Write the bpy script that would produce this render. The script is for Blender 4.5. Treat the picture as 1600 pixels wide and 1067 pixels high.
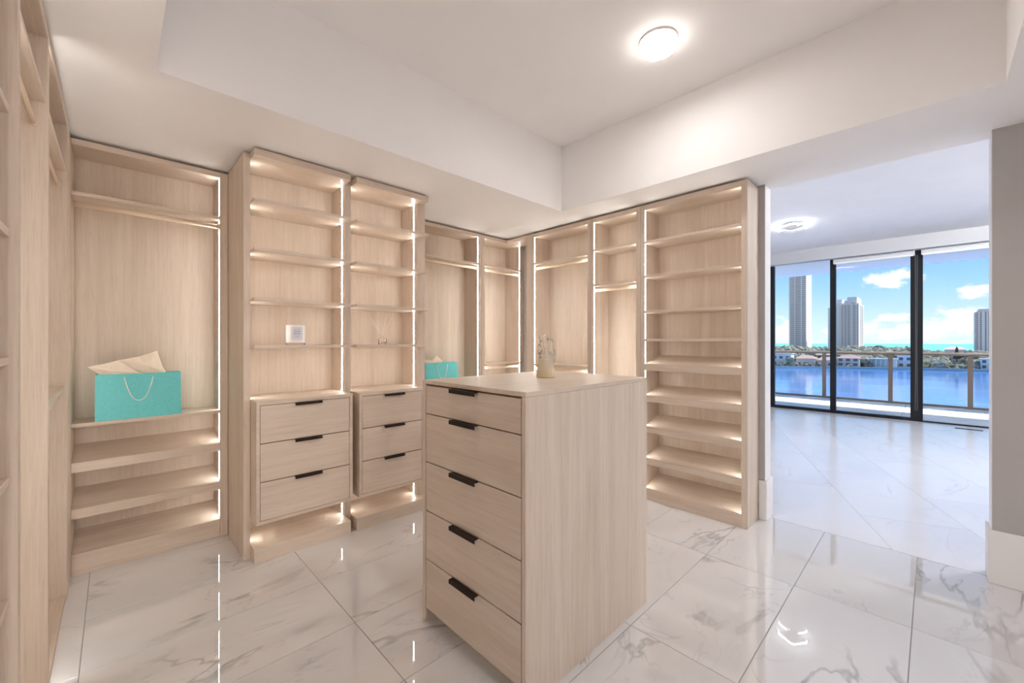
import bpy, bmesh, math, random
from mathutils import Vector, Matrix

for o in list(bpy.data.objects):
    bpy.data.objects.remove(o, do_unlink=True)
SC = bpy.context.scene
COL = SC.collection
random.seed(7)

# ------------------------------------------------------------------ camera
CAM_H = 1.30
YAW = 0.8004
cd = bpy.data.cameras.new('camera')
cd.sensor_fit = 'HORIZONTAL'
cd.sensor_width = 36.0
cd.lens = 639.47 / 1600.0 * 36.0
cd.clip_start = 0.02
cd.clip_end = 12000.0
cam = bpy.data.objects.new('camera', cd)
COL.objects.link(cam)
cam.location = (0, 0, CAM_H)
cam.rotation_euler = (math.pi / 2, 0, YAW - math.pi / 2)
SC.camera = cam

# ------------------------------------------------------------------ view / light settings
SC.view_settings.view_transform = 'Standard'
SC.view_settings.look = 'None'
SC.view_settings.gamma = 1.0
SC.view_settings.exposure = 0.2
SC.view_settings.use_curve_mapping = False
SC.cycles.use_denoising = True
SC.cycles.max_bounces = 12
SC.cycles.diffuse_bounces = 8
SC.cycles.glossy_bounces = 6
SC.cycles.transparent_max_bounces = 16
SC.cycles.caustics_reflective = False
SC.cycles.caustics_refractive = False
SC.cycles.sample_clamp_indirect = 6.0

LAMP_L = 80.0        # closet ceiling lamp
REAR_FILL_L = 225.0        # added fill lamp, unseen behind the camera
LED_L = 42.0           # cabinet led strips
BED_L = 32.0         # led lines of the bedroom lamp near the window
BED_FILL_L = 2500.0  # added bedroom fill light, out of view
SKY_L = 1.0
SUN_E = 6.0

sd = bpy.data.lights.new('sun', 'SUN')
sd.energy = SUN_E
sd.angle = math.radians(0.6)
sd.color = (1.0, 0.95, 0.87)
sun = bpy.data.objects.new('sun', sd)
COL.objects.link(sun)
sun.rotation_euler = Vector((1.5, -1.7, 2.9)).to_track_quat('Z', 'Y').to_euler()


def build_world():
    w = bpy.data.worlds.new('sky')
    SC.world = w
    w.use_nodes = True
    nt = w.node_tree
    nt.nodes.clear()
    N = nt.nodes.new
    L = nt.links.new
    out = N('ShaderNodeOutputWorld')
    bg = N('ShaderNodeBackground')
    bg.inputs['Strength'].default_value = SKY_L
    L(bg.outputs[0], out.inputs[0])
    tc = N('ShaderNodeTexCoord')
    sep = N('ShaderNodeSeparateXYZ')
    L(tc.outputs['Generated'], sep.inputs[0])
    ramp = N('ShaderNodeValToRGB')
    cr = ramp.color_ramp
    cr.elements[0].position = 0.0
    cr.elements[0].color = (0.80, 0.93, 1.0, 1)
    cr.elements[1].position = 1.0
    cr.elements[1].color = (0.07, 0.22, 0.62, 1)
    for p, c in ((0.04, (0.66, 0.87, 1.0, 1)), (0.10, (0.40, 0.70, 1.0, 1)), (0.18, (0.20, 0.48, 0.95, 1)), (0.45, (0.12, 0.33, 0.80, 1))):
        e = cr.elements.new(p)
        e.color = c
    L(sep.outputs['Z'], ramp.inputs['Fac'])
    # clouds: scattered cumulus by noise over the whole sky, plus a few single ones
    nz = N('ShaderNodeTexNoise')
    nz.inputs['Scale'].default_value = 34.0
    nz.inputs['Detail'].default_value = 6.0
    nz.inputs['Roughness'].default_value = 0.6
    mp = N('ShaderNodeMapping')
    mp.inputs['Scale'].default_value = (1, 1, 1.6)
    L(tc.outputs['Generated'], mp.inputs['Vector'])
    L(mp.outputs[0], nz.inputs['Vector'])
    total = None
    for d, wy, wz in (((0.9923, 0.0565, 0.1125), 0.040, 0.017), ((0.9956, -0.0481, 0.0815), 0.027, 0.013), ((0.998, 0.0468, 0.0425), 0.026, 0.010),
                      ((0.9952, 0.0944, 0.021), 0.060, 0.018), ((0.9781, 0.2069, 0.021), 0.050, 0.026), ((0.995, -0.035, 0.030), 0.05, 0.028),
                      ((0.998, 0.02, 0.016), 0.09, 0.016)):
        sub = N('ShaderNodeVectorMath')
        sub.operation = 'SUBTRACT'
        L(tc.outputs['Generated'], sub.inputs[0])
        sub.inputs[1].default_value = d
        sc = N('ShaderNodeVectorMath')
        sc.operation = 'MULTIPLY'
        L(sub.outputs[0], sc.inputs[0])
        sc.inputs[1].default_value = (1 / wy, 1 / wy, 1 / wz)
        ln = N('ShaderNodeVectorMath')
        ln.operation = 'LENGTH'
        L(sc.outputs[0], ln.inputs[0])
        ma = N('ShaderNodeMath')
        ma.operation = 'MULTIPLY_ADD'
        L(nz.outputs['Fac'], ma.inputs[0])
        ma.inputs[1].default_value = -2.6
        L(ln.outputs['Value'], ma.inputs[2])
        mr = N('ShaderNodeMapRange')
        mr.interpolation_type = 'SMOOTHSTEP'
        mr.inputs['From Min'].default_value = -0.25
        mr.inputs['From Max'].default_value = -0.85
        L(ma.outputs[0], mr.inputs['Value'])
        if total is None:
            total = mr.outputs[0]
        else:
            mx = N('ShaderNodeMath')
            mx.operation = 'MAXIMUM'
            L(total, mx.inputs[0])
            L(mr.outputs[0], mx.inputs[1])
            total = mx.outputs[0]
    # general cloud field higher up
    nz2 = N('ShaderNodeTexNoise')
    nz2.inputs['Scale'].default_value = 4.0
    nz2.inputs['Detail'].default_value = 7.0
    L(mp.outputs[0], nz2.inputs['Vector'])
    mr2 = N('ShaderNodeMapRange')
    mr2.interpolation_type = 'SMOOTHSTEP'
    mr2.inputs['From Min'].default_value = 0.58
    mr2.inputs['From Max'].default_value = 0.72
    L(nz2.outputs['Fac'], mr2.inputs['Value'])
    hi = N('ShaderNodeMapRange')
    hi.inputs['From Min'].default_value = 0.2
    hi.inputs['From Max'].default_value = 0.35
    L(sep.outputs['Z'], hi.inputs['Value'])
    m3 = N('ShaderNodeMath')
    m3.operation = 'MULTIPLY'
    L(mr2.outputs[0], m3.inputs[0])
    L(hi.outputs[0], m3.inputs[1])
    m4 = N('ShaderNodeMath')
    m4.operation = 'MAXIMUM'
    L(total, m4.inputs[0])
    L(m3.outputs[0], m4.inputs[1])
    mix = N('ShaderNodeMix')
    mix.data_type = 'RGBA'
    L(m4.outputs[0], mix.inputs['Factor'])
    L(ramp.outputs[0], mix.inputs['A'])
    mix.inputs['B'].default_value = (1.0, 1.0, 1.0, 1)
    L(mix.outputs['Result'], bg.inputs['Color'])


build_world()


# ------------------------------------------------------------------ materials
def new_mat(name):
    m = bpy.data.materials.new(name)
    m.use_nodes = True
    nt = m.node_tree
    b = nt.nodes.get('Principled BSDF')
    return m, nt, b


def plain(name, col, rough=0.5, metal=0.0, spec=0.5, **kw):
    m, nt, b = new_mat(name)
    b.inputs['Base Color'].default_value = (*col, 1)
    b.inputs['Roughness'].default_value = rough
    b.inputs['Metallic'].default_value = metal
    b.inputs['Specular IOR Level'].default_value = spec
    for k, v in kw.items():
        b.inputs[k].default_value = v
    return m


def mottled(name, c0, c1, scale=8.0, rough=0.6, bump=0.0, spec=0.3, stretch=(1, 1, 1), detail=6.0):
    m, nt, b = new_mat(name)
    N = nt.nodes.new
    L = nt.links.new
    tc = N('ShaderNodeTexCoord')
    mp = N('ShaderNodeMapping')
    mp.inputs['Scale'].default_value = stretch
    L(tc.outputs['Object'], mp.inputs['Vector'])
    nz = N('ShaderNodeTexNoise')
    nz.inputs['Scale'].default_value = scale
    nz.inputs['Detail'].default_value = detail
    L(mp.outputs[0], nz.inputs['Vector'])
    r = N('ShaderNodeValToRGB')
    r.color_ramp.elements[0].position = 0.35
    r.color_ramp.elements[0].color = (*c0, 1)
    r.color_ramp.elements[1].position = 0.65
    r.color_ramp.elements[1].color = (*c1, 1)
    L(nz.outputs['Fac'], r.inputs['Fac'])
    L(r.outputs[0], b.inputs['Base Color'])
    b.inputs['Roughness'].default_value = rough
    b.inputs['Specular IOR Level'].default_value = spec
    if bump:
        bp = N('ShaderNodeBump')
        bp.inputs['Strength'].default_value = bump
        bp.inputs['Distance'].default_value = 0.01
        L(nz.outputs['Fac'], bp.inputs['Height'])
        L(bp.outputs[0], b.inputs['Normal'])
    return m


def wood(name, axis):
    """pale ash laminate, fine grain running along one axis"""
    m, nt, b = new_mat(name)
    N = nt.nodes.new
    L = nt.links.new
    tc = N('ShaderNodeTexCoord')
    oi = N('ShaderNodeObjectInfo')
    off = N('ShaderNodeVectorMath')
    off.operation = 'SCALE'
    off.inputs[0].default_value = (37.0, 61.0, 23.0)
    L(oi.outputs['Random'], off.inputs['Scale'])
    add = N('ShaderNodeVectorMath')
    L(tc.outputs['Object'], add.inputs[0])
    L(off.outputs[0], add.inputs[1])

    def layer(cross, along, scale, detail, dist=0.0):
        mp = N('ShaderNodeMapping')
        s = [cross, cross, cross]
        s['XYZ'.index(axis)] = along
        mp.inputs['Scale'].default_value = s
        L(add.outputs[0], mp.inputs['Vector'])
        nz = N('ShaderNodeTexNoise')
        nz.inputs['Scale'].default_value = scale
        nz.inputs['Detail'].default_value = detail
        nz.inputs['Distortion'].default_value = dist
        L(mp.outputs[0], nz.inputs['Vector'])
        return nz.outputs['Fac']
    broad = layer(5.0, 0.55, 1.0, 4.0, 1.2)
    grain = layer(60.0, 1.6, 1.0, 5.0, 0.4)
    pores = layer(240.0, 8.0, 1.0, 2.0)
    r1 = N('ShaderNodeValToRGB')
    r1.color_ramp.elements[0].position = 0.32
    r1.color_ramp.elements[0].color = (0.610, 0.512, 0.422, 1)
    r1.color_ramp.elements[1].position = 0.66
    r1.color_ramp.elements[1].color = (0.690, 0.592, 0.500, 1)
    L(broad, r1.inputs['Fac'])
    r2 = N('ShaderNodeValToRGB')
    r2.color_ramp.elements[0].position = 0.30
    r2.color_ramp.elements[0].color = (0.91, 0.885, 0.86, 1)
    r2.color_ramp.elements[1].position = 0.62
    r2.color_ramp.elements[1].color = (1, 1, 1, 1)
    L(grain, r2.inputs['Fac'])
    r3 = N('ShaderNodeValToRGB')
    r3.color_ramp.elements[0].position = 0.30
    r3.color_ramp.elements[0].color = (0.90, 0.88, 0.86, 1)
    r3.color_ramp.elements[1].position = 0.48
    r3.color_ramp.elements[1].color = (1, 1, 1, 1)
    L(pores, r3.inputs['Fac'])
    mx = N('ShaderNodeMix')
    mx.data_type = 'RGBA'
    mx.blend_type = 'MULTIPLY'
    mx.inputs['Factor'].default_value = 0.85
    L(r1.outputs[0], mx.inputs['A'])
    L(r2.outputs[0], mx.inputs['B'])
    mx2 = N('ShaderNodeMix')
    mx2.data_type = 'RGBA'
    mx2.blend_type = 'MULTIPLY'
    mx2.inputs['Factor'].default_value = 0.9
    L(mx.outputs['Result'], mx2.inputs['A'])
    L(r3.outputs[0], mx2.inputs['B'])
    L(mx2.outputs['Result'], b.inputs['Base Color'])
    b.inputs['Roughness'].default_value = 0.42
    b.inputs['Specular IOR Level'].default_value = 0.35
    bp = N('ShaderNodeBump')
    bp.inputs['Strength'].default_value = 0.06
    bp.inputs['Distance'].default_value = 0.002
    L(grain, bp.inputs['Height'])
    L(bp.outputs[0], b.inputs['Normal'])
    return m


def marble(name, base, cloud, vein, rough, seed=0.0, strength=1.0, ior=1.55):
    m, nt, b = new_mat(name)
    N = nt.nodes.new
    L = nt.links.new
    tc = N('ShaderNodeTexCoord')
    oi = N('ShaderNodeObjectInfo')
    off = N('ShaderNodeVectorMath')
    off.operation = 'SCALE'
    off.inputs[0].default_value = (41.0 + seed, 17.0 + seed, 29.0)
    L(oi.outputs['Random'], off.inputs['Scale'])
    add = N('ShaderNodeVectorMath')
    L(tc.outputs['Object'], add.inputs[0])
    L(off.outputs[0], add.inputs[1])
    rot = N('ShaderNodeMapping')
    rot.inputs['Rotation'].default_value = (0, 0, math.radians(-38))
    rot.inputs['Scale'].default_value = (0.85, 1.5, 1.0)
    L(add.outputs[0], rot.inputs['Vector'])

    def ridge(scale, detail, dist, width):
        nz = N('ShaderNodeTexNoise')
        nz.inputs['Scale'].default_value = scale
        nz.inputs['Detail'].default_value = detail
        nz.inputs['Roughness'].default_value = 0.55
        nz.inputs['Distortion'].default_value = dist
        L(rot.outputs[0], nz.inputs['Vector'])
        s = N('ShaderNodeMath')
        s.operation = 'SUBTRACT'
        L(nz.outputs['Fac'], s.inputs[0])
        s.inputs[1].default_value = 0.5
        a = N('ShaderNodeMath')
        a.operation = 'ABSOLUTE'
        L(s.outputs[0], a.inputs[0])
        r = N('ShaderNodeMapRange')
        r.interpolation_type = 'SMOOTHSTEP'
        r.inputs['From Min'].default_value = width
        r.inputs['From Max'].default_value = 0.0
        L(a.outputs[0], r.inputs['Value'])
        return r.outputs[0]
    v1 = ridge(0.75, 5.0, 0.9, 0.016)
    v2 = ridge(1.9, 4.0, 0.6, 0.010)
    msk = N('ShaderNodeTexNoise')
    msk.inputs['Scale'].default_value = 1.5
    msk.inputs['Detail'].default_value = 2.0
    L(add.outputs[0], msk.inputs['Vector'])
    mr = N('ShaderNodeMapRange')
    mr.inputs['From Min'].default_value = 0.44
    mr.inputs['From Max'].default_value = 0.66
    L(msk.outputs['Fac'], mr.inputs['Value'])
    vv = N('ShaderNodeMath')
    vv.operation = 'MULTIPLY_ADD'
    L(v2, vv.inputs[0])
    vv.inputs[1].default_value = 0.45
    L(v1, vv.inputs[2])
    vm = N('ShaderNodeMath')
    vm.operation = 'MULTIPLY'
    L(vv.outputs[0], vm.inputs[0])
    L(mr.outputs[0], vm.inputs[1])
    vs = N('ShaderNodeMath')
    vs.operation = 'MULTIPLY'
    vs.use_clamp = True
    L(vm.outputs[0], vs.inputs[0])
    vs.inputs[1].default_value = strength
    cl = N('ShaderNodeTexNoise')
    cl.inputs['Scale'].default_value = 1.1
    cl.inputs['Detail'].default_value = 6.0
    L(rot.outputs[0], cl.inputs['Vector'])
    cr = N('ShaderNodeValToRGB')
    cr.color_ramp.elements[0].position = 0.34
    cr.color_ramp.elements[0].color = (*cloud, 1)
    cr.color_ramp.elements[1].position = 0.58
    cr.color_ramp.elements[1].color = (*base, 1)
    L(cl.outputs['Fac'], cr.inputs['Fac'])
    mx = N('ShaderNodeMix')
    mx.data_type = 'RGBA'
    L(vs.outputs[0], mx.inputs['Factor'])
    L(cr.outputs[0], mx.inputs['A'])
    mx.inputs['B'].default_value = (*vein, 1)
    L(mx.outputs['Result'], b.inputs['Base Color'])
    b.inputs['Roughness'].default_value = rough
    b.inputs['IOR'].default_value = ior
    return m


def emitter(name, col, strength):
    m = bpy.data.materials.new(name)
    m.use_nodes = True
    nt = m.node_tree
    nt.nodes.clear()
    e = nt.nodes.new('ShaderNodeEmission')
    e.inputs['Color'].default_value = (*col, 1)
    e.inputs['Strength'].default_value = strength
    o = nt.nodes.new('ShaderNodeOutputMaterial')
    nt.links.new(e.outputs[0], o.inputs[0])
    return m


def clear_pane(name, tint, refl=1.0, ior=1.25):
    """flat architectural glass: straight-through with a fresnel reflection"""
    m = bpy.data.materials.new(name)
    m.use_nodes = True
    nt = m.node_tree
    nt.nodes.clear()
    N = nt.nodes.new
    L = nt.links.new
    o = N('ShaderNodeOutputMaterial')
    mix = N('ShaderNodeMixShader')
    t = N('ShaderNodeBsdfTransparent')
    t.inputs['Color'].default_value = (*tint, 1)
    g = N('ShaderNodeBsdfGlossy')
    g.inputs['Roughness'].default_value = 0.0
    g.inputs['Color'].default_value = (refl, refl, refl, 1)
    fr = N('ShaderNodeFresnel')
    fr.inputs['IOR'].default_value = ior
    L(fr.outputs[0], mix.inputs['Fac'])
    L(t.outputs[0], mix.inputs[1])
    L(g.outputs[0], mix.inputs[2])
    L(mix.outputs[0], o.inputs[0])
    return m


W = {a: wood('ash_grain_' + a.lower(), a) for a in 'XYZ'}
M = dict(
    paint=mottled('white_paint', (0.845, 0.832, 0.830), (0.86, 0.847, 0.845), 3.0, 0.75, spec=0.2),
    soffit=mottled('ceiling_paint', (0.865, 0.853, 0.850), (0.88, 0.868, 0.865), 3.0, 0.8, spec=0.2),
    bedpaint=mottled('bedroom_paint', (0.80, 0.80, 0.82), (0.82, 0.82, 0.84), 3.0, 0.7, spec=0.2),
    greige=mottled('greige_paint', (0.44, 0.42, 0.41), (0.46, 0.44, 0.43), 3.0, 0.75, spec=0.2),
    balconypaint=plain('balcony_soffit_paint', (0.93, 0.92, 0.87), 0.8),
    board=plain('baseboard_paint', (0.82, 0.81, 0.81), 0.4),
    tile=marble('polished_marble_tile', (0.73, 0.73, 0.74), (0.66, 0.66, 0.675), (0.33, 0.325, 0.335), 0.015, strength=0.95, ior=2.45),
    bedtile=marble('satin_marble_tile', (0.80, 0.80, 0.82), (0.75, 0.75, 0.78), (0.60, 0.60, 0.63), 0.16, seed=9.0, strength=0.5),
    grout=plain('grey_grout', (0.30, 0.29, 0.29), 0.8),
    bedgrout=plain('pale_grout', (0.55, 0.55, 0.57), 0.8),
    gap=plain('drawer_gap_edge', (0.26, 0.17, 0.10), 0.6),
    pull=plain('dark_bronze_pull', (0.022, 0.012, 0.009), 0.5, 0.0, 0.2),
    rod=plain('champagne_rod', (0.74, 0.60, 0.46), 0.5, 0.25),
    led=emitter('led_strip_light', (1.0, 0.955, 0.895), LED_L),
    lamp=emitter('lamp_diffuser_light', (1.0, 0.96, 0.92), LAMP_L),
    rearfill=emitter('rear_fill_light', (1.0, 0.97, 0.95), REAR_FILL_L),
    lampside=emitter('lamp_side_glow', (1.0, 0.90, 0.80), 6.0),
    bedled=emitter('bedroom_led_line', (0.92, 0.96, 1.0), BED_L),
    bedfill=emitter('bedroom_fill_light', (1.0, 0.97, 0.94), BED_FILL_L),
    white=plain('white_plastic', (0.82, 0.82, 0.82), 0.4),
    black=plain('black_aluminium', (0.008, 0.009, 0.012), 0.4, 0.0, 0.25),
    glass=clear_pane('window_glass', (0.97, 0.985, 0.985)),
    railglass=clear_pane('railing_glass', (0.93, 0.95, 0.95), 0.8),
    bronze=plain('bronze_rail', (0.20, 0.145, 0.115), 0.45, 0.3),
    railtop=plain('pale_bronze_handrail', (0.50, 0.40, 0.32), 0.4, 0.3),
    valance=plain('valance_backlit_grey', (0.52, 0.53, 0.55), 0.6),  # backlit shade put into the grey
    shade=plain('roller_shade_fabric', (0.62, 0.63, 0.65), 0.7),
    chain=plain('bead_chain', (0.22, 0.22, 0.22), 0.4),
    deck=mottled('balcony_paver', (0.76, 0.74, 0.71), (0.82, 0.80, 0.77), 4.0, 0.6),
    teal=mottled('teal_paper', (0.13, 0.59, 0.62), (0.16, 0.64, 0.66), 90.0, 0.45, spec=0.4),
    tissue=mottled('cream_tissue', (0.86, 0.74, 0.60), (0.92, 0.81, 0.68), 6.0, 0.8, bump=0.2),
    rope=plain('white_cord', (0.88, 0.88, 0.86), 0.7),
    jar=plain('white_glass', (0.90, 0.89, 0.88), 0.08),
    wax=plain('white_wax', (0.86, 0.85, 0.83), 0.5),
    label=plain('lilac_white_label', (0.70, 0.70, 0.76), 0.6),
    ink=plain('grey_ink', (0.33, 0.33, 0.40), 0.7),
    reed=plain('pale_reed', (0.74, 0.64, 0.54), 0.7),
    clear=clear_pane('clear_glass', (0.99, 0.99, 0.99), 1.0, 1.13),
)


def figurine_glass():
    m, nt, b = new_mat('frosted_amber_glass')
    N = nt.nodes.new
    L = nt.links.new
    tc = N('ShaderNodeTexCoord')
    sep = N('ShaderNodeSeparateXYZ')
    L(tc.outputs['Object'], sep.inputs[0])
    r = N('ShaderNodeValToRGB')
    r.color_ramp.elements[0].position = 0.0
    r.color_ramp.elements[0].color = (0.86, 0.70, 0.45, 1)
    e = r.color_ramp.elements.new(0.40)
    e.color = (0.92, 0.84, 0.69, 1)
    r.color_ramp.elements[-1].position = 0.75
    r.color_ramp.elements[-1].color = (0.99, 0.97, 0.94, 1)
    mr = N('ShaderNodeMapRange')
    mr.inputs['From Max'].default_value = 0.22
    L(sep.outputs['Z'], mr.inputs['Value'])
    L(mr.outputs[0], r.inputs['Fac'])
    L(r.outputs[0], b.inputs['Base Color'])
    t = N('ShaderNodeMapRange')
    t.inputs['From Min'].default_value = 0.03
    t.inputs['From Max'].default_value = 0.15
    t.inputs['To Min'].default_value = 0.30
    t.inputs['To Max'].default_value = 0.96
    L(sep.outputs['Z'], t.inputs['Value'])
    L(t.outputs[0], b.inputs['Transmission Weight'])
    ro = N('ShaderNodeMapRange')
    ro.inputs['From Min'].default_value = 0.06
    ro.inputs['From Max'].default_value = 0.16
    ro.inputs['To Min'].default_value = 0.40
    ro.inputs['To Max'].default_value = 0.05
    L(sep.outputs['Z'], ro.inputs['Value'])
    L(ro.outputs[0], b.inputs['Roughness'])
    b.inputs['IOR'].default_value = 1.42
    return m


M['figurine'] = figurine_glass()


# ------------------------------------------------------------------ mesh helpers
def tag(o, label=None, cat=None, group=None, kind=None):
    for k, v in (('label', label), ('category', cat), ('group', group), ('kind', kind)):
        if v:
            o[k] = v
    return o


def empty(name, loc, label=None, cat=None, group=None, kind=None):
    o = bpy.data.objects.new(name, None)
    o.empty_display_size = 0.1
    COL.objects.link(o)
    o.location = loc
    return tag(o, label, cat, group, kind)


def world_loc(o):
    v = Vector(o.location)
    while o.parent is not None:
        o = o.parent
        v += Vector(o.location)
    return v


def add_box(bm, x0, x1, y0, y1, z0, z1):
    x0, x1 = min(x0, x1), max(x0, x1)
    y0, y1 = min(y0, y1), max(y0, y1)
    z0, z1 = min(z0, z1), max(z0, z1)
    v = [bm.verts.new(p) for p in ((x0, y0, z0), (x1, y0, z0), (x1, y1, z0), (x0, y1, z0), (x0, y0, z1), (x1, y0, z1), (x1, y1, z1), (x0, y1, z1))]
    for f in ((3, 2, 1, 0), (4, 5, 6, 7), (0, 1, 5, 4), (1, 2, 6, 5), (2, 3, 7, 6), (3, 0, 4, 7)):
        bm.faces.new([v[i] for i in f])


def add_hexa(bm, p):
    """8 corners: bottom ring then top ring"""
    v = [bm.verts.new(q) for q in p]
    for f in ((3, 2, 1, 0), (4, 5, 6, 7), (0, 1, 5, 4), (1, 2, 6, 5), (2, 3, 7, 6), (3, 0, 4, 7)):
        bm.faces.new([v[i] for i in f])


def add_prism(bm, pts, z0, z1):
    a = [bm.verts.new((x, y, z0)) for x, y in pts]
    b = [bm.verts.new((x, y, z1)) for x, y in pts]
    n = len(pts)
    bm.faces.new(b)
    bm.faces.new(a[::-1])
    for i in range(n):
        bm.faces.new([a[i], a[(i + 1) % n], b[(i + 1) % n], b[i]])


def add_lathe(bm, prof, cx=0, cy=0, seg=32):
    rings = []
    for r, z in prof:
        if r < 1e-6:
            rings.append([bm.verts.new((cx, cy, z))])
        else:
            rings.append([bm.verts.new((cx + r * math.cos(2 * math.pi * k / seg), cy + r * math.sin(2 * math.pi * k / seg), z)) for k in range(seg)])
    for a, b in zip(rings, rings[1:]):
        for k in range(seg):
            p = a[k % len(a)], a[(k + 1) % len(a)], b[(k + 1) % len(b)], b[k % len(b)]
            u = []
            for q in p:
                if q not in u:
                    u.append(q)
            if len(u) > 2:
                bm.faces.new(u)


def add_tube(bm, pts, r, seg=8):
    pts = [Vector(p) for p in pts]
    rings = []
    n = len(pts)
    up = Vector((0.13, 0.27, 0.95)).normalized()
    for i, p in enumerate(pts):
        t = (pts[min(i + 1, n - 1)] - pts[max(i - 1, 0)]).normalized()
        a = t.cross(up)
        if a.length < 1e-3:
            a = t.cross(Vector((1, 0, 0)))
        a.normalize()
        b = t.cross(a)
        rings.append([bm.verts.new(p + a * (r * math.cos(2 * math.pi * k / seg)) + b * (r * math.sin(2 * math.pi * k / seg))) for k in range(seg)])
    for x, y in zip(rings, rings[1:]):
        for k in range(seg):
            bm.faces.new([x[k], x[(k + 1) % seg], y[(k + 1) % seg], y[k]])
    bm.faces.new(rings[0][::-1])
    bm.faces.new(rings[-1])


def link(name, bm, mat, parent=None, bevel=0.0, smooth=False, at=None):
    """bm holds world coordinates; the object's origin goes to its thing's origin (or `at`)"""
    if bevel:
        bmesh.ops.bevel(bm, geom=list(bm.edges), offset=bevel, segments=1, affect='EDGES', clamp_overlap=True)
    base = world_loc(parent) if parent is not None else Vector(at or (0, 0, 0))
    bmesh.ops.translate(bm, verts=bm.verts, vec=-base)
    bmesh.ops.recalc_face_normals(bm, faces=bm.faces)
    me = bpy.data.meshes.new(name)
    bm.to_mesh(me)
    bm.free()
    me.materials.append(mat)
    if smooth:
        for p in me.polygons:
            p.use_smooth = True
    o = bpy.data.objects.new(name, me)
    COL.objects.link(o)
    if parent is not None:
        o.parent = parent
    else:
        o.location = base
    return o


def boxes(name, bl, mat, parent=None, bevel=0.0, at=None):
    bm = bmesh.new()
    for b in bl:
        add_box(bm, *b)
    return link(name, bm, mat, parent, bevel, at=at)


def struct(name, bl, mat, label=None, bevel=0.0):
    return tag(boxes(name, bl, mat, None, bevel), label=label, kind='structure')


def clip_poly(poly, x0, x1, y0, y1):
    def cut(ps, inside, inter):
        out = []
        for i, p in enumerate(ps):
            q = ps[(i + 1) % len(ps)]
            if inside(p):
                out.append(p)
                if not inside(q):
                    out.append(inter(p, q))
            elif inside(q):
                out.append(inter(p, q))
        return out

    def ix(c):
        return lambda p, q: (c, p[1] + (q[1] - p[1]) * (c - p[0]) / (q[0] - p[0]))

    def iy(c):
        return lambda p, q: (p[0] + (q[0] - p[0]) * (c - p[1]) / (q[1] - p[1]), c)
    for ins, it in ((lambda p: p[0] >= x0, ix(x0)), (lambda p: p[0] <= x1, ix(x1)), (lambda p: p[1] >= y0, iy(y0)), (lambda p: p[1] <= y1, iy(y1))):
        poly = cut(poly, ins, it) if poly else poly
    return poly


# ------------------------------------------------------------------ dimensions
ZS = 2.443           # soffit height
ZC = 3.005           # tray / bedroom ceiling height
ZT = 2.425           # cabinet tops
YA = 3.309           # face of the long back run
XB = 3.137           # face of the run beside the opening
XC = -0.173          # face of the run beside the camera
WL, WBK, WR, WRO, WF = -0.47, 3.60, 3.40, 3.537, -1.70   # walls: left, back, right (inner, outer), front
OY0, OY1 = -0.22, 0.858                                  # opening
BX1, BY0, BY1 = 9.37, -3.4, 2.274                        # bedroom

# ------------------------------------------------------------------ room shell
fl = empty('floor', (0, 0, 0), 'white marble tile floor of the closet with thin grey joints', kind='structure')
boxes('grout', [(WL, 3.47, WF, WBK, -0.06, -0.0022)], M['grout'], fl)
TX, TY, TX0, TY0, J = 0.8982, 0.4491, -0.1004, 0.069, 0.0016
for i in range(-1, 4):
    for j in range(-4, 8):
        x0, x1 = TX0 + TX * i + J, TX0 + TX * (i + 1) - J
        y0, y1 = TY0 + TY * j + J, TY0 + TY * (j + 1) - J
        x0, x1, y0, y1 = max(x0, WL), min(x1, 3.47), max(y0, WF), min(y1, WBK)
        if i == 3 :
            x1 = 3.47
        if x1 - x0 < 0.02 or y1 - y0 < 0.02:
            continue
        boxes('tile', [(x0, x1, y0, y1, -0.012, 0.0)], M['tile'], fl, bevel=0.0008)

fb = empty('floor.001', (BX1 / 2 + 3.47 / 2, 0, 0), 'white satin stone tile floor of the bright bedroom beyond the opening', kind='structure')
boxes('grout', [(3.474, 9.43, BY0, BY1, -0.06, -0.0022)], M['bedgrout'], fb)
ca, sa = math.cos(math.radians(21.5)), math.sin(math.radians(21.5))
ox, oy = 3.491, 0.182
for i in range(-6, 8):
    for j in range(-10, 8):
        u0, u1, v0, v1 = i * 1.2 + 0.55 * (j % 2) + 0.0012, (i + 1) * 1.2 + 0.55 * (j % 2) - 0.0012, j * 0.6 + 0.0012, (j + 1) * 0.6 - 0.0012
        poly = [(ox + u * ca - v * sa, oy + u * sa + v * ca) for u, v in ((u0, v0), (u1, v0), (u1, v1), (u0, v1))]
        poly = clip_poly(poly, 3.474, 9.43, BY0, BY1)
        if len(poly) < 3:
            continue
        area = abs(sum(p[0] * q[1] - q[0] * p[1] for p, q in zip(poly, poly[1:] + poly[:1]))) / 2
        if area < 0.01:
            continue
        bm = bmesh.new()
        add_prism(bm, poly, -0.012, 0.0)
        link('tile', bm, M['bedtile'], fb)

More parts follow.
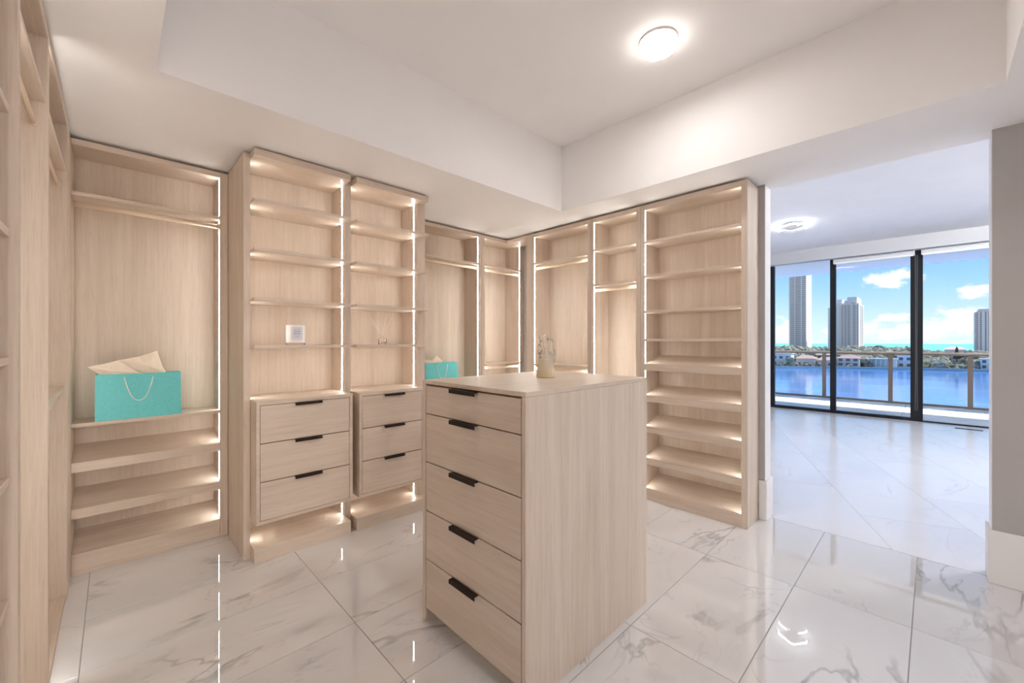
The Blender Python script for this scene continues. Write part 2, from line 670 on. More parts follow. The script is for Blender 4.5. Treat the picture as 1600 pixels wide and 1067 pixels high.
struct('wall_left', [(WL - 0.12, WL, WF, WBK, 0, 3.1)], M['paint'])
struct('wall_back', [(WL - 0.12, WRO, WBK, WBK + 0.12, 0, 3.1)], M['paint'])
struct('wall_front', [(WL - 0.12, WRO, WF - 0.12, WF, 0, 3.1)], M['paint'])
struct('wall_right', [(WR, WRO, OY1, WBK, 0, 3.1), (WR, WRO, WF, OY0, 0, 3.1)], M['greige'], 'grey-beige wall with the opening to the bedroom')
struct('trim_2', [(WR + 0.0015, WRO, OY0, OY0 + 0.003, 0.285, ZS), (WR + 0.0015, WRO, OY1 - 0.003, OY1, 0.285, ZS)], M['board'], 'white lining on both sides of the opening')
struct('wall_header', [(WR, WRO, OY0, OY1, ZS, 3.1)], M['soffit'])
TRX0, TRX1, TRY0, TRY1 = 0.124, 2.822, -0.222, 2.281
struct('ceiling', [(WL, TRX0, WF, WBK, ZS, 3.1), (TRX1, WR, WF, WBK, ZS, 3.1), (TRX0, TRX1, TRY1, WBK, ZS, 3.1), (TRX0, TRX1, WF, TRY0, ZS, 3.1),
                   (TRX0, TRX1, TRY0, TRY1, ZC, 3.1)], M['soffit'], 'white closet ceiling with a deep recessed tray')
struct('ceiling_bedroom', [(WRO, 9.5, BY0, BY1, ZC, 3.1)], M['bedpaint'])
struct('wall_bedroom_left', [(WRO, 9.5, BY1, BY1 + 0.12, 0, 3.1)], M['bedpaint'])
struct('wall_bedroom_right', [(WRO, 9.5, BY0 - 0.12, BY0, 0, 3.1)], M['bedpaint'])
struct('wall_bedroom_near', [(WR, WRO, BY0, WF - 0.12, 0, 3.1)], M['bedpaint'])
struct('baseboard_right', [(WR - 0.018, WR, WF, OY0 + 0.016, 0, 0.285), (WR, WRO + 0.016, OY0, OY0 + 0.016, 0, 0.285)], M['board'], bevel=0.003)
struct('baseboard_left', [(WR - 0.018, WR, OY1 - 0.016, OY1 + 0.035, 0, 0.285), (WR, WRO + 0.016, OY1 - 0.016, OY1, 0, 0.285)], M['board'], bevel=0.003)
struct('trim_1', [(9.2, 9.37, BY0, BY1, 2.785, ZC)], M['valance'], 'valance box greyed for backlit shade across the top of the bedroom window')


# ------------------------------------------------------------------ cabinet systems
class Frame:
    """maps (u along the run, d inwards from the face, z) to the room"""

    def __init__(self, run):
        self.run = run
        self.gu = 'X' if run == 'A' else 'Y'

    def p(self, u, d, z, face=None):
        if self.run == 'A':
            return (u, (YA if face is None else face) + d, z)
        if self.run == 'B':
            return ((XB if face is None else face) + d, u, z)
        return ((XC if face is None else face) - d, u, z)

    def box(self, u0, u1, d0, d1, z0, z1, face=None):
        a, b = self.p(u0, d0, z0, face), self.p(u1, d1, z1, face)
        return (a[0], b[0], a[1], b[1], a[2], b[2])


def add_rod(fr, root, u0, u1, z, d, face=None, sock=True):
    bm = bmesh.new()
    seg = 14
    rings = []
    for u in (u0, u1):
        rings.append([bm.verts.new(fr.p(u, d + 0.0075 * math.cos(2 * math.pi * k / seg), z + 0.015 * math.sin(2 * math.pi * k / seg), face)) for k in range(seg)])
    for k in range(seg):
        bm.faces.new([rings[0][k], rings[0][(k + 1) % seg], rings[1][(k + 1) % seg], rings[1][k]])
    bm.faces.new(rings[0])
    bm.faces.new(rings[1][::-1])
    rod = link('hanging_rod', bm, M['rod'], root)
    for p in rod.data.polygons:
        p.use_smooth = len(p.vertices) == 4
    if sock:
        for ua, ub in ((u0, u0 + 0.005), (u1 - 0.005, u1)):
            bm = bmesh.new()
            rr = []
            for u in (ua, ub):
                rr.append([bm.verts.new(fr.p(u, d + 0.0135 * math.cos(2 * math.pi * k / seg), z + 0.021 * math.sin(2 * math.pi * k / seg), face)) for k in range(seg)])
            for k in range(seg):
                bm.faces.new([rr[0][k], rr[0][(k + 1) % seg], rr[1][(k + 1) % seg], rr[1][k]])
            bm.faces.new(rr[0])
            bm.faces.new(rr[1][::-1])
            link('rod_socket', bm, M['rod'], rod)


def add_led(fr, root, u, side, spans, d0, d1, face=None):
    """side +1: strip sits on a panel whose inner face looks to +u"""
    t = 0.0012 * side
    for a, b in spans:
        if b - a > 0.02:
            boxes('led_strip', [fr.box(u, u + t, d0, d1, a, b, face)], M['led'], root)


def shelf_spans(z0, z1, cuts):
    out, lo = [], z0
    for a, b in sorted(cuts):
        if a - lo > 0.02:
            out.append((lo, a - 0.002))
        lo = max(lo, b + 0.002)
    if z1 - lo > 0.02:
        out.append((lo, z1))
    return out


def shoe_shelf(fr, root, u0, u1, zf, depth, rise=0.064, fh=0.055, t=0.018):
    """sloping shelf, its deep front fascia as a sub-part"""
    bm = bmesh.new()
    z1 = zf + rise
    add_hexa(bm, [fr.p(u0, 0.019, zf - t), fr.p(u1, 0.019, zf - t), fr.p(u1, depth, z1 - t), fr.p(u0, depth, z1 - t),
                  fr.p(u0, 0.019, zf + 0.001), fr.p(u1, 0.019, zf + 0.001), fr.p(u1, depth, z1), fr.p(u0, depth, z1)])
    s = link('shoe_shelf', bm, W[fr.gu], root)
    boxes('fascia', [fr.box(u0, u1, 0.0, 0.0185, zf - fh, zf)], W[fr.gu], s, bevel=0.001)
    return s


def hang_unit(run, name, label, u0, u1, lt, rt, depth, shelves=(), shoes=(), rods=(), leds=(), face=None, proud=0.0, base=0.10, top_t=0.034, cat='wardrobe', led_d=(0.005, 0.0135), th=0.020,
              setback=0.0, nudge=0.0, rod_d=0.035):
    """an open bay: u0..u1 is the clear inside width; lt, rt are the thicknesses of its own side panels"""
    fr = Frame(run)
    root = empty(name, fr.p((u0 + u1) / 2, 0, 0), label, cat, 'built-in closet bays')
    gz, gu = W['Z'], W[fr.gu]
    if lt:
        boxes('side_panel', [fr.box(u0 - lt, u0, 0, depth + 0.014, 0, ZT)], gz, root, bevel=0.001)
    if rt:
        boxes('side_panel', [fr.box(u1, u1 + rt, 0, depth + 0.014, 0, ZT)], gz, root, bevel=0.001)
    boxes('back_panel', [fr.box(u0, u1, depth, depth + 0.014, 0, ZT)], gz, root)
    boxes('top_panel', [fr.box(u0, u1, 0, depth, ZT - top_t, ZT)], gu, root, bevel=0.001)
    cuts = []
    if base:
        boxes('base_board', [fr.box(u0, u1, 0.006, 0.03, 0, base)] + ([fr.box(u0, u1, 0.03, depth, base - 0.02, base)] if not shoes else []), gu, root, bevel=0.001)
        cuts.append((0, base))
    for z in shelves:
        boxes('shelf', [fr.box(u0, u1, setback - proud, depth, z - th, z)] if not proud else
              [fr.box(u0, u1, 0, depth, z - th, z), fr.box(u0 - nudge, u1 + nudge, -proud, -0.0005, z - th, z)], gu, root, bevel=0.001)
        cuts.append((z - th, z))
    for z in shoes:
        shoe_shelf(fr, root, u0, u1, z, depth)
        cuts.append((z - 0.055, z))
    for z in rods:
        add_rod(fr, root, u0, u1, z, rod_d)
    sp = shelf_spans(0.01, ZT - top_t, cuts)
    if 'l' in leds:
        add_led(fr, root, u0, +1, sp, *led_d)
    if 'r' in leds:
        add_led(fr, root, u1, -1, sp, *led_d)
    return root


# run A: the back wall
hang_unit('A', 'wardrobe_bay', 'open ash hanging bay holding the whole teal bag, over three sloping shoe shelves', -0.173, 0.503, 0.037, 0.043, 0.241,
          shelves=(2.133, 0.843), shoes=(0.627, 0.370, 0.120), rods=(2.070,), leds='r', base=0.064, led_d=(0.032, 0.042))
hang_unit('A', 'wardrobe_bay', 'tall hanging bay behind the dresser with the half-hidden teal bag', 1.850, 2.723, 0.040, 0.043, 0.241,
          shelves=(2.118, 0.843), shoes=(0.627, 0.370, 0.120), rods=(2.072,), leds='r', base=0.064, proud=0.012)
hang_unit('A', 'wardrobe_bay', 'narrow double-hang bay at the inner corner, with two rods', 2.812, 3.341, 0.044, 0.058, 0.241,
          shelves=(2.118, 1.068), rods=(2.064, 1.020), leds='lr', base=0.10, proud=0.015)
# run B: beside the opening
hang_unit('B', 'wardrobe_bay', 'double-hang ash bay right of the inner corner, behind the glass figurine', 2.2315, 2.901, 0.033, 0.062, 0.245,
          shelves=(2.118, 1.072), rods=(2.062, 1.020), leds='lr', base=0.10, top_t=0.040, proud=0.012)
hang_unit('B', 'wardrobe_bay', 'narrow hanging bay with two high shelves above its rod, beside the tall shoe shelving', 1.7385, 2.163, 0.038, 0.034, 0.245,
          shelves=(2.138, 1.822), rods=(1.768,), leds='lr', base=0.10, top_t=0.040, proud=0.012)
b5 = hang_unit('B', 'shoe_shelving', 'tall shoe shelving unit at the end of the run beside the bedroom opening', 0.936, 1.661, 0.040, 0.038, 0.245,
               shelves=(2.124, 1.843, 1.553, 1.322), shoes=(1.118, 0.861, 0.607, 0.347, 0.098), leds='lr', base=0.043, top_t=0.044, cat='shelving', proud=0.010)
t = empty('corner_filler', (XB + 0.02, 2.99, 0), 'slim upright ash filler panel at the inner corner of the closet', 'panel')
boxes('panel', [(XB + 0.003, XB + 0.022, 2.9645, 3.013, 0, ZT)], W['Z'], t, bevel=0.001)
boxes('top_cap', [(XB, XB + 0.24, 3.0135, 3.3085, ZT - 0.036, ZT)], W['Y'], t, bevel=0.001)
boxes('return_panel', [(XB + 0.0225, XB + 0.262, 2.9645, 2.982, 0, ZT - 0.037)], W['Z'], t)

# run C: beside the camera
hang_unit('C', 'wardrobe_bay', 'double-hang ash bay on the near wall, next to the bay with the whole teal bag', 2.265, 3.050, 0.0, 0.040, 0.262,
          shelves=(2.177, 1.075), rods=(2.090, 1.012), base=0.022, cat='wardrobe', leds='l', setback=0.006)
hang_unit('C', 'wardrobe_bay', 'near-wall hanging bay with one gold rod under a high shelf, between two upright panels', 1.624, 2.225, 0.0, 0.0395, 0.262,
          shelves=(2.177,), rods=(2.084,), base=0.022, leds='l', setback=0.006)
c3 = hang_unit('C', 'shelving_unit', 'open shelf column nearest the camera at the very edge of the view', 0.80, 1.586, 0.038, 0.0375, 0.262,
               shelves=(2.177, 1.882, 1.577, 1.262, 0.966, 0.666, 0.366), base=0.022, cat='shelving', leds='l', setback=0.014)
t = empty('corner_filler', (XC - 0.01, 3.2, 0), 'slim ash filler closing the corner beside the bay with the whole bag', 'panel')
boxes('panel', [(XC - 0.018, XC - 0.002, 3.0905, 3.3085, 0, ZT)], W['Z'], t)


# the two projecting towers with drawers
def pull(root, u0, u1, yf, ztop, axis):
    """dark tab pull hooked over a drawer's top edge"""
    if axis == 'A':
        bl = [(u0, u1, yf - 0.020, yf - 0.0002, ztop - 0.0005, ztop + 0.0022), (u0, u1, yf - 0.020, yf - 0.0175, ztop - 0.013, ztop - 0.0005)]
    else:
        bl = [(yf - 0.022, yf - 0.0002, u0, u1, ztop - 0.0005, ztop + 0.0024), (yf - 0.022, yf - 0.0195, u0, u1, ztop - 0.014, ztop - 0.0005)]
    return boxes('handle', bl, M['pull'], root)


def tower(label, u0, u1, left, right, lip, bx1):
    root = empty('drawer_tower', ((u0 + u1) / 2, 2.85, 0), label, 'shelving', 'projecting drawer towers')
    yd, ys, yb, ybk = 2.85, 2.753, 2.715, 3.10
    if left:
        boxes('side_panel', [(left[0], left[1], yd, 3.308, 0, ZT)], W['Z'], root, bevel=0.001)
    boxes('side_panel', [(right[0], right[1], yd, 3.308, 0, ZT)], W['Z'], root, bevel=0.001)
    boxes('back_panel', [(u0, u1, ybk, ybk + 0.014, 0, ZT)], W['Z'], root)

    def board(name, z0, z1):
        bl = [(u0, u1, ys, ybk, z0, z1)]
        if lip:
            bl.append((u1, u1 + lip, ys, yd - 0.001, z0, z1))
        return boxes(name, bl, W['X'], root, bevel=0.001)
    board('top_panel', 2.390, ZT + 0.006)
    board('base_board', 0.0, 0.085)
    cuts = [(0, 0.085), (0.238, 0.951)]
    for z in (2.142, 1.852, 1.558, 1.277):
        board('shelf', z - 0.018, z)
        cuts.append((z - 0.018, z))
    # drawer box: frame with three inset drawers
    fx0, fx1 = u0 + 0.002, bx1
    z = (0.236, 0.2555, 0.481, 0.705, 0.928, 0.951)
    dx0, dx1 = fx0 + 0.0185, bx1 - 0.021
    ycar = 2.845
    box = boxes('drawer_box', [(fx0, fx1, yb, ycar, z[4], z[5]), (fx0, fx1, yb, ycar, z[0], z[1]), (fx0, dx0, yb, ycar, z[1], z[4]), (dx1, fx1, yb, ycar, z[1], z[4]),
                               (fx0, u1 - 0.001, ycar, ybk - 0.001, z[0], z[5])], W['X'], root, bevel=0.001)
    for a, b in ((1, 2), (2, 3), (3, 4)):
        d = boxes('drawer', [(dx0 + 0.0022, dx1 - 0.0022, yb + 0.001, ycar - 0.03, z[a] + 0.0022, z[b] - 0.0030)], W['X'], root, bevel=0.0008)
        m = (dx0 + dx1) / 2 + 0.002
        pull(d, m - 0.079, m + 0.079, yb, z[b] - 0.0030, 'A')
    boxes('drawer_lining', [(dx0, dx1, ycar - 0.028, ycar - 0.001, z[1], z[4])], M['gap'], root)
    fr = Frame('A')
    sp = [s for s in shelf_spans(0.085, 2.390, cuts)]
    add_led(fr, root, u0, +1, sp, 0.052, 0.062, face=yd)
    add_led(fr, root, u1, -1, sp, 0.052, 0.062, face=yd)
    return root


tower('projecting ash shelf tower with three drawers, holding the white candle', 0.582, 1.150, (0.547, 0.582), (1.150, 1.189), 0, 1.146)
tower('projecting ash shelf tower with three drawers, holding the reed diffuser', 1.190, 1.722, None, (1.722, 1.789), 0.038, 1.700)

# ------------------------------------------------------------------ island dresser
IX0, IX1, IY0, IY1, IZ = 1.0355, 1.906, 0.998, 1.668, 1.121
isl = empty('island_dresser', ((IX0 + IX1) / 2, (IY0 + IY1) / 2, 0), 'free-standing pale ash five-drawer island dresser in the middle of the closet', 'dresser')
boxes('top_panel', [(IX0, IX1, IY0, IY1, 1.1035, IZ)], W['X'], isl, bevel=0.001)
boxes('side_panel', [(IX0, IX1, IY0, IY0 + 0.020, 0, 1.103)], W['Z'], isl, bevel=0.001)
boxes('side_panel', [(IX0, IX1, IY1 - 0.024, IY1, 0, 1.103)], W['Z'], isl, bevel=0.001)
boxes('back_panel', [(IX1 - 0.02, IX1, IY0 + 0.0205, IY1 - 0.0245, 0, 1.103)], W['Z'], isl)
boxes('toe_kick', [(IX0 + 0.055, IX0 + 0.073, IY0 + 0.0205, IY1 - 0.0245, 0, 0.060)], W['Y'], isl)
boxes('drawer_lining', [(IX0 + 0.0245, IX0 + 0.04, IY0 + 0.0205, IY1 - 0.0245, 0.062, 1.1028)], M['gap'], isl)
zz = (0.064, 0.2935, 0.5185, 0.7435, 0.967, 1.0985)
for k in range(5):
    a, b = zz[k], zz[k + 1]
    d = boxes('drawer', [(IX0 + 0.001, IX0 + 0.024, IY0 + 0.0245, IY1 - 0.0285, a + 0.0025, b - 0.0025)], W['Y'], isl, bevel=0.0008)
    pull(d, 1.259, 1.430, IX0, b - 0.0025, 'B')


# ------------------------------------------------------------------ things on the furniture
def bag(label, x0, yf, z, w, h, dep, peaks, taper=0.0):
    root = empty('shopping_bag', (x0 + w / 2, yf + dep / 2, z), label, 'bag', 'teal paper bags')
    t = 0.0025
    bm = bmesh.new()
    tp = taper

    def wall(p):
        add_hexa(bm, p)
    xa, xb, ya, yb2 = x0, x0 + w, yf, yf + dep
    # front, back, left, right, floor; top edge drawn in by the taper
    wall([(xa, ya, z), (xb, ya, z), (xb, ya + t, z), (xa, ya + t, z), (xa + tp, ya + 0.02, z + h), (xb - tp, ya + 0.02, z + h), (xb - tp, ya + 0.02 + t, z + h), (xa + tp, ya + 0.02 + t, z + h)])
    wall([(xa, yb2 - t, z), (xb, yb2 - t, z), (xb, yb2, z), (xa, yb2, z), (xa + tp, yb2 - 0.02 - t, z + h), (xb - tp, yb2 - 0.02 - t, z + h), (xb - tp, yb2 - 0.02, z + h), (xa + tp, yb2 - 0.02, z + h)])
    for s in (0, 1):
        xe = xa if s == 0 else xb
        sg = 1 if s == 0 else -1
        ym = (ya + yb2) / 2
        for p, q in (((ya + t, ya + 0.02 + t), (ym, ym)), ((ym, ym), (yb2 - t, yb2 - 0.02 - t))):
            ia = 0.0 if p[0] != ym else 0.012
            ib = 0.0 if q[0] != ym else 0.012
            wall([(xe + sg * ia, p[0], z), (xe + sg * (ia + t), p[0], z), (xe + sg * (ib + t), q[0], z), (xe + sg * ib, q[0], z),
                  (xe + sg * (ia + tp), p[1], z + h), (xe + sg * (ia + tp + t), p[1], z + h), (xe + sg * (ib + tp + t), q[1], z + h), (xe + sg * (ib + tp), q[1], z + h)])
    add_box(bm, xa + t, xb - t, ya + t, yb2 - t, z, z + t)
    link('paper_body', bm, M['teal'], root)
    # rope handles, front one hanging down
    for yy, drop in ((ya + 0.008, True), (yb2 - 0.012, False)):
        hx0, hx1 = x0 + w * 0.315, x0 + w * 0.655
        n = 18
        pts = []
        for k in range(n + 1):
            a = k / n
            x = hx0 + (hx1 - hx0) * a
            dz = -0.128 * (1 - abs(2 * a - 1) ** 2.6) * (1 + 0.10 * math.sin(a * 3.0))
            if drop:
                pts.append((x, yy + 0.006 - 0.0125 * (1 - abs(2 * a - 1)) ** 0.3 - 0.004, z + h - 0.018 + dz))
            else:
                pts.append((x, yy, z + h - 0.02 + dz * 0.9 - 0.01))
        if not drop:
            pts = [(p[0], p[1] - 0.018, p[2]) for p in pts]
        bm = bmesh.new()
        add_tube(bm, pts, 0.0030, 8)
        link('rope_handle', bm, M['rope'], root, smooth=True)
    # crumpled tissue sheets
    for sheet in peaks:
        bm = bmesh.new()
        pts = [bm.verts.new((x0 + px, yf + py, z + pz)) for px, py, pz in sheet]
        c = Vector((0, 0, 0))
        for v in pts:
            c += v.co
        c /= len(pts)
        ctr = bm.verts.new(c + Vector((0.0, -0.010, 0.012)))
        for k in range(len(pts)):
            bm.faces.new([pts[k], pts[(k + 1) % len(pts)], ctr])
        bmesh.ops.subdivide_edges(bm, edges=bm.edges, cuts=2, use_grid_fill=True)
        rnd = random.Random(len(sheet) * 13 + int(sheet[0][0] * 1000))
        for v in bm.verts:
            v.co += Vector((0, rnd.uniform(-0.003, 0.003), rnd.uniform(-0.001, 0.001)))
        geo = bmesh.ops.extrude_face_region(bm, geom=list(bm.faces))
        bmesh.ops.translate(bm, verts=[g for g in geo['geom'] if isinstance(g, bmesh.types.BMVert)], vec=(0, 0.0012, 0))
        link('tissue_paper', bm, M['tissue'], root)
    return root


bag('teal paper shopping bag in full view, white rope handle and cream tissue, on low shelf', -0.082, 3.322, 0.843, 0.385, 0.265, 0.13,
    [[(-0.030, 0.015, 0.312), (0.028, 0.030, 0.325), (0.095, 0.045, 0.345), (0.190, 0.022, 0.268), (0.17, 0.05, 0.19), (0.03, 0.05, 0.19), (0.022, 0.030, 0.262)],
     [(0.093, 0.056, 0.345), (0.190, 0.080, 0.365), (0.275, 0.100, 0.398), (0.305, 0.066, 0.272), (0.29, 0.064, 0.2), (0.18, 0.062, 0.19)],
     [(0.282, 0.080, 0.332), (0.315, 0.082, 0.268), (0.300, 0.080, 0.2), (0.255, 0.078, 0.22)]], taper=0.001)
bag('teal paper shopping bag half hidden behind the dresser, cream tissue peeking out', 2.108, 3.345, 0.843, 0.392, 0.250, 0.13,
    [[(0.005, 0.05, 0.284), (0.105, 0.05, 0.272), (0.160, 0.055, 0.318), (0.235, 0.055, 0.262), (0.2, 0.055, 0.18), (0.03, 0.05, 0.19)],
     [(0.03, 0.075, 0.275), (0.13, 0.075, 0.262), (0.12, 0.075, 0.19), (0.04, 0.075, 0.19)]], taper=0.008)

# candle
cx, cy, cz = 0.838, 2.872, 1.277
cn = empty('scented_candle', (cx, cy, cz), 'white glass candle jar with a clear base on the tower shelf', 'candle')
R, HH = 0.056, 0.128
bm = bmesh.new()
add_lathe(bm, [(0, 0.0), (R - 0.002, 0.0), (R, 0.002), (R, 0.0148), (0, 0.0148)], 0, 0, 40)
bmesh.ops.translate(bm, verts=bm.verts, vec=(cx, cy, cz))
link('glass_base', bm, M['clear'], cn)
bm = bmesh.new()
add_lathe(bm, [(0, 0.015), (R, 0.015), (R, HH - 0.001), (R - 0.001, HH), (R - 0.003, HH), (R - 0.0035, 0.112), (0, 0.112)], 0, 0, 40)
bmesh.ops.translate(bm, verts=bm.verts, vec=(cx, cy, cz))
o = link('jar', bm, M['jar'], cn)
bm = bmesh.new()
add_lathe(bm, [(0, 0.1125), (R - 0.005, 0.1125), (R - 0.005, 0.116), (0, 0.116)], 0, 0, 40)
bmesh.ops.translate(bm, verts=bm.verts, vec=(cx, cy, cz))
link('wax', bm, M['wax'], cn)


def curved_patch(a0, a1, z0, z1, r, seg=12):
    bm = bmesh.new()
    ring = []
    for k in range(seg + 1):
        a = a0 + (a1 - a0) * k / seg
        ring.append([bm.verts.new((cx + rr * math.cos(a), cy + rr * math.sin(a), cz + zz_)) for rr, zz_ in ((r, z0), (r, z1), (r + 0.0006, z1), (r + 0.0006, z0))])
    for p, q in zip(ring, ring[1:]):
        for k in range(4):
            bm.faces.new([p[k], p[(k + 1) % 4], q[(k + 1) % 4], q[k]])
    bm.faces.new(ring[0])
    bm.faces.new(ring[-1][::-1])
    return bm


AF = math.atan2(-cy, -cx) + 0.16      # label faces the room
link('paper_label', curved_patch(AF - 0.62, AF + 0.62, 0.034, 0.116, R + 0.0004), M['label'], cn)
bm = bmesh.new()
rnd = random.Random(3)
for row, (z0, hw, hh) in enumerate(((0.098, 0.30, 0.0032), (0.083, 0.34, 0.0062), (0.069, 0.36, 0.0062), (0.055, 0.20, 0.0028))):
    a = AF - hw
    while a < AF + hw:
        w = rnd.uniform(0.04, 0.075)
        b2 = curved_patch(a, min(a + w, AF + hw), z0, z0 + hh * rnd.uniform(0.7, 1.2), R + 0.0012, 2)
        me = bpy.data.meshes.new('tmp')
        b2.to_mesh(me)
        b2.free()
        bm.from_mesh(me)
        bpy.data.meshes.remove(me)
        a += w + 0.025
tag(link('printed_lines', bm, M['ink'], cn), kind='stuff')

# reed diffuser
dx, dy, dz = 1.440, 2.880, 1.277
df = empty('reed_diffuser', (dx, dy, dz), 'small clear glass reed diffuser with thin pale reeds on the tower shelf', 'diffuser')
bm = bmesh.new()
add_lathe(bm, [(0, 0), (0.028, 0), (0.030, 0.003), (0.030, 0.036), (0.024, 0.045), (0.011, 0.048), (0.011, 0.068), (0.013, 0.070), (0.009, 0.070), (0.008, 0.048), (0.020, 0.043), (0.026, 0.036), (0.026, 0.006), (0, 0.006)], dx, dy, 24)
bmesh.ops.translate(bm, verts=bm.verts, vec=(0, 0, dz))
link('glass_bottle', bm, M['clear'], df, smooth=True)
bm = bmesh.new()
add_lathe(bm, [(0, 0.0065), (0.0255, 0.0065), (0.0255, 0.020), (0, 0.020)], dx, dy, 20)
bmesh.ops.translate(bm, verts=bm.verts, vec=(0, 0, dz))
link('oil', bm, clear_pane('clear_oil', (0.93, 0.89, 0.85)), df)
for tx, ty, tz in ((-0.115, -0.01, 0.235), (-0.095, 0.05, 0.215), (0.06, 0.03, 0.235), (0.085, -0.02, 0.245), (0.105, 0.02, 0.240), (0.02, -0.02, 0.235)):
    bm = bmesh.new()
    k = 0.030
    add_tube(bm, [(dx - tx * k, dy - ty * k, dz + 0.022), (dx + tx * 0.028, dy + ty * 0.028, dz + 0.068), (dx + tx, dy + ty, dz + tz)], 0.0014, 6)
    link('reed', bm, M['reed'], df)

# glass figurine on the dresser: a robed pair, merged into one smooth body
gx, gy, gz = 1.545, 1.350, IZ
bm = bmesh.new()


def blob(c, s, rot=0.0):
    mtx = Matrix.Translation(Vector(c)) @ Matrix.Rotation(rot, 4, Vector((SXv[0], SXv[1], 0))) @ Matrix.Diagonal((*s, 1.0))
    bmesh.ops.create_icosphere(bm, subdivisions=3, radius=1.0, matrix=mtx)


SXv = (math.sin(YAW), -math.cos(YAW))       # across the closet, seen from the doorway side
def across(a, z, b=0.0):
    return (SXv[0] * a - SXv[1] * b, SXv[1] * a + SXv[0] * b, z)


prof = [(0, 0.0), (0.0455, 0.0), (0.047, 0.004), (0.0445, 0.03), (0.0395, 0.07), (0.034, 0.105), (0.029, 0.125), (0.023, 0.145), (0.015, 0.160), (0, 0.165)]
add_lathe(bm, prof, 0, 0, 36)
blob(across(-0.008, 0.192), (0.021, 0.021, 0.026))          # taller head
blob(across(-0.008, 0.165), (0.027, 0.024, 0.024))
blob(across(-0.012, 0.200), (0.026, 0.026, 0.021))          # veil over the head
blob(across(0.024, 0.170), (0.019, 0.019, 0.022))           # lower head leaning in
blob(across(0.022, 0.145), (0.023, 0.022, 0.030))
blob(across(-0.026, 0.140), (0.016, 0.018, 0.034))
blob(across(0.030, 0.110), (0.018, 0.020, 0.050))
me = bpy.data.meshes.new('figurine_source')
bm.to_mesh(me)
bm.free()
src = bpy.data.objects.new('figurine_source', me)
COL.objects.link(src)
md = src.modifiers.new('r', 'REMESH')
md.mode = 'VOXEL'
md.voxel_size = 0.0034
ms = src.modifiers.new('s', 'SMOOTH')
ms.iterations = 3
dg = bpy.context.evaluated_depsgraph_get()
me2 = bpy.data.meshes.new_from_object(src.evaluated_get(dg))
bpy.data.objects.remove(src, do_unlink=True)
for v in me2.vertices:
    v.co.z = max(v.co.z, 0.0)
me2.materials.clear()
me2.materials.append(M['figurine'])
for p in me2.polygons:
    p.use_smooth = True
fg = bpy.data.objects.new('glass_figurine', me2)
COL.objects.link(fg)
fg.location = (gx, gy, gz)
tag(fg, 'clear glass figurine with a cream amber base standing on the island dresser', 'figurine')

# ------------------------------------------------------------------ lamps
def round_lamp(lx, ly, zc, label, lens):
    lm = empty('ceiling_lamp', (lx, ly, zc), label, 'lamp')
    bm = bmesh.new()
    add_lathe(bm, [(0, zc), (0.101, zc), (0.103, zc - 0.003), (0.103, zc - 0.012), (0, zc - 0.012)], lx, ly, 40)
    link('base', bm, M['white'], lm)
    bm = bmesh.new()
    add_lathe(bm, [(0, zc - 0.0125), (0.100, zc - 0.0125), (0.100, zc - 0.043), (0.096, zc - 0.0485), (0, zc - 0.0485)], lx, ly, 40)
    link('diffuser', bm, M['lampside'], lm)
    bm = bmesh.new()
    add_lathe(bm, [(0, zc - 0.049), (0.095, zc - 0.049), (0.0945, zc - 0.0515), (0, zc - 0.0525)], lx, ly, 40)
    link('lens', bm, lens, lm)


round_lamp(2.209, 1.087, ZC, 'small round glowing flush lamp on the tray ceiling', M['lamp'])
round_lamp(0.9, -1.0, ZS, 'added unseen round fill lamp on the low ceiling strip opposite the long back run', M['rearfill'])  # put in to fill the closet with light


def bed_lamp(x, y, label, led):
    """two overlapping rounded square rings with lit edges"""
    root = empty('ceiling_light', (x, y, ZC), label, 'lamp', 'square ring lights on the bedroom ceiling')
    boxes('mount', [(x - 0.07, x + 0.07, y - 0.07, y + 0.07, ZC - 0.045, ZC)], M['white'], root, bevel=0.004)
    for (ax, ay, zc) in ((-0.138, -0.027, ZC - 0.062), (0.138, 0.027, ZC - 0.044)):
        a = math.radians(-33)
        s = 0.13

        def rot(px, py):
            return (x + ax + px * math.cos(a) - py * math.sin(a), y + ay + px * math.sin(a) + py * math.cos(a))

        def ring(s0, s1, z0, z1):
            bm = bmesh.new()
            n = 6

            def outline(h):
                rr = h * 0.32
                pts = []
                for q in range(4):
                    cx_, cy_ = ((h - rr) * (1, -1, -1, 1)[q], (h - rr) * (1, 1, -1, -1)[q])
                    for k in range(n + 1):
                        an = q * math.pi / 2 + k * math.pi / 2 / n
                        pts.append(rot(cx_ + rr * math.cos(an), cy_ + rr * math.sin(an)))
                return pts
            vi = [[bm.verts.new((*p, z)) for p in outline(h)] for h, z in ((s0, z0), (s1, z0), (s1, z1), (s0, z1))]
            m = len(vi[0])
            for r0, r1 in zip(vi, vi[1:] + vi[:1]):
                for k in range(m):
                    bm.faces.new([r0[k], r0[(k + 1) % m], r1[(k + 1) % m], r1[k]])
            return bm
        link('ring_frame', ring(s - 0.022, s, zc, zc + 0.024), M['white'], root)
        link('led_ring', ring(s + 0.0003, s + 0.004, zc + 0.003, zc + 0.019), led, root)
    return root


bed_lamp(7.14, 1.445, 'square double-ring led light seen on the bedroom ceiling near the window', M['bedled'])
bed_lamp(6.5, -2.1, 'added unseen double-ring fill light on the bedroom ceiling beyond the grey wall', M['bedfill'])  # unseen copy put in to brighten the bedroom

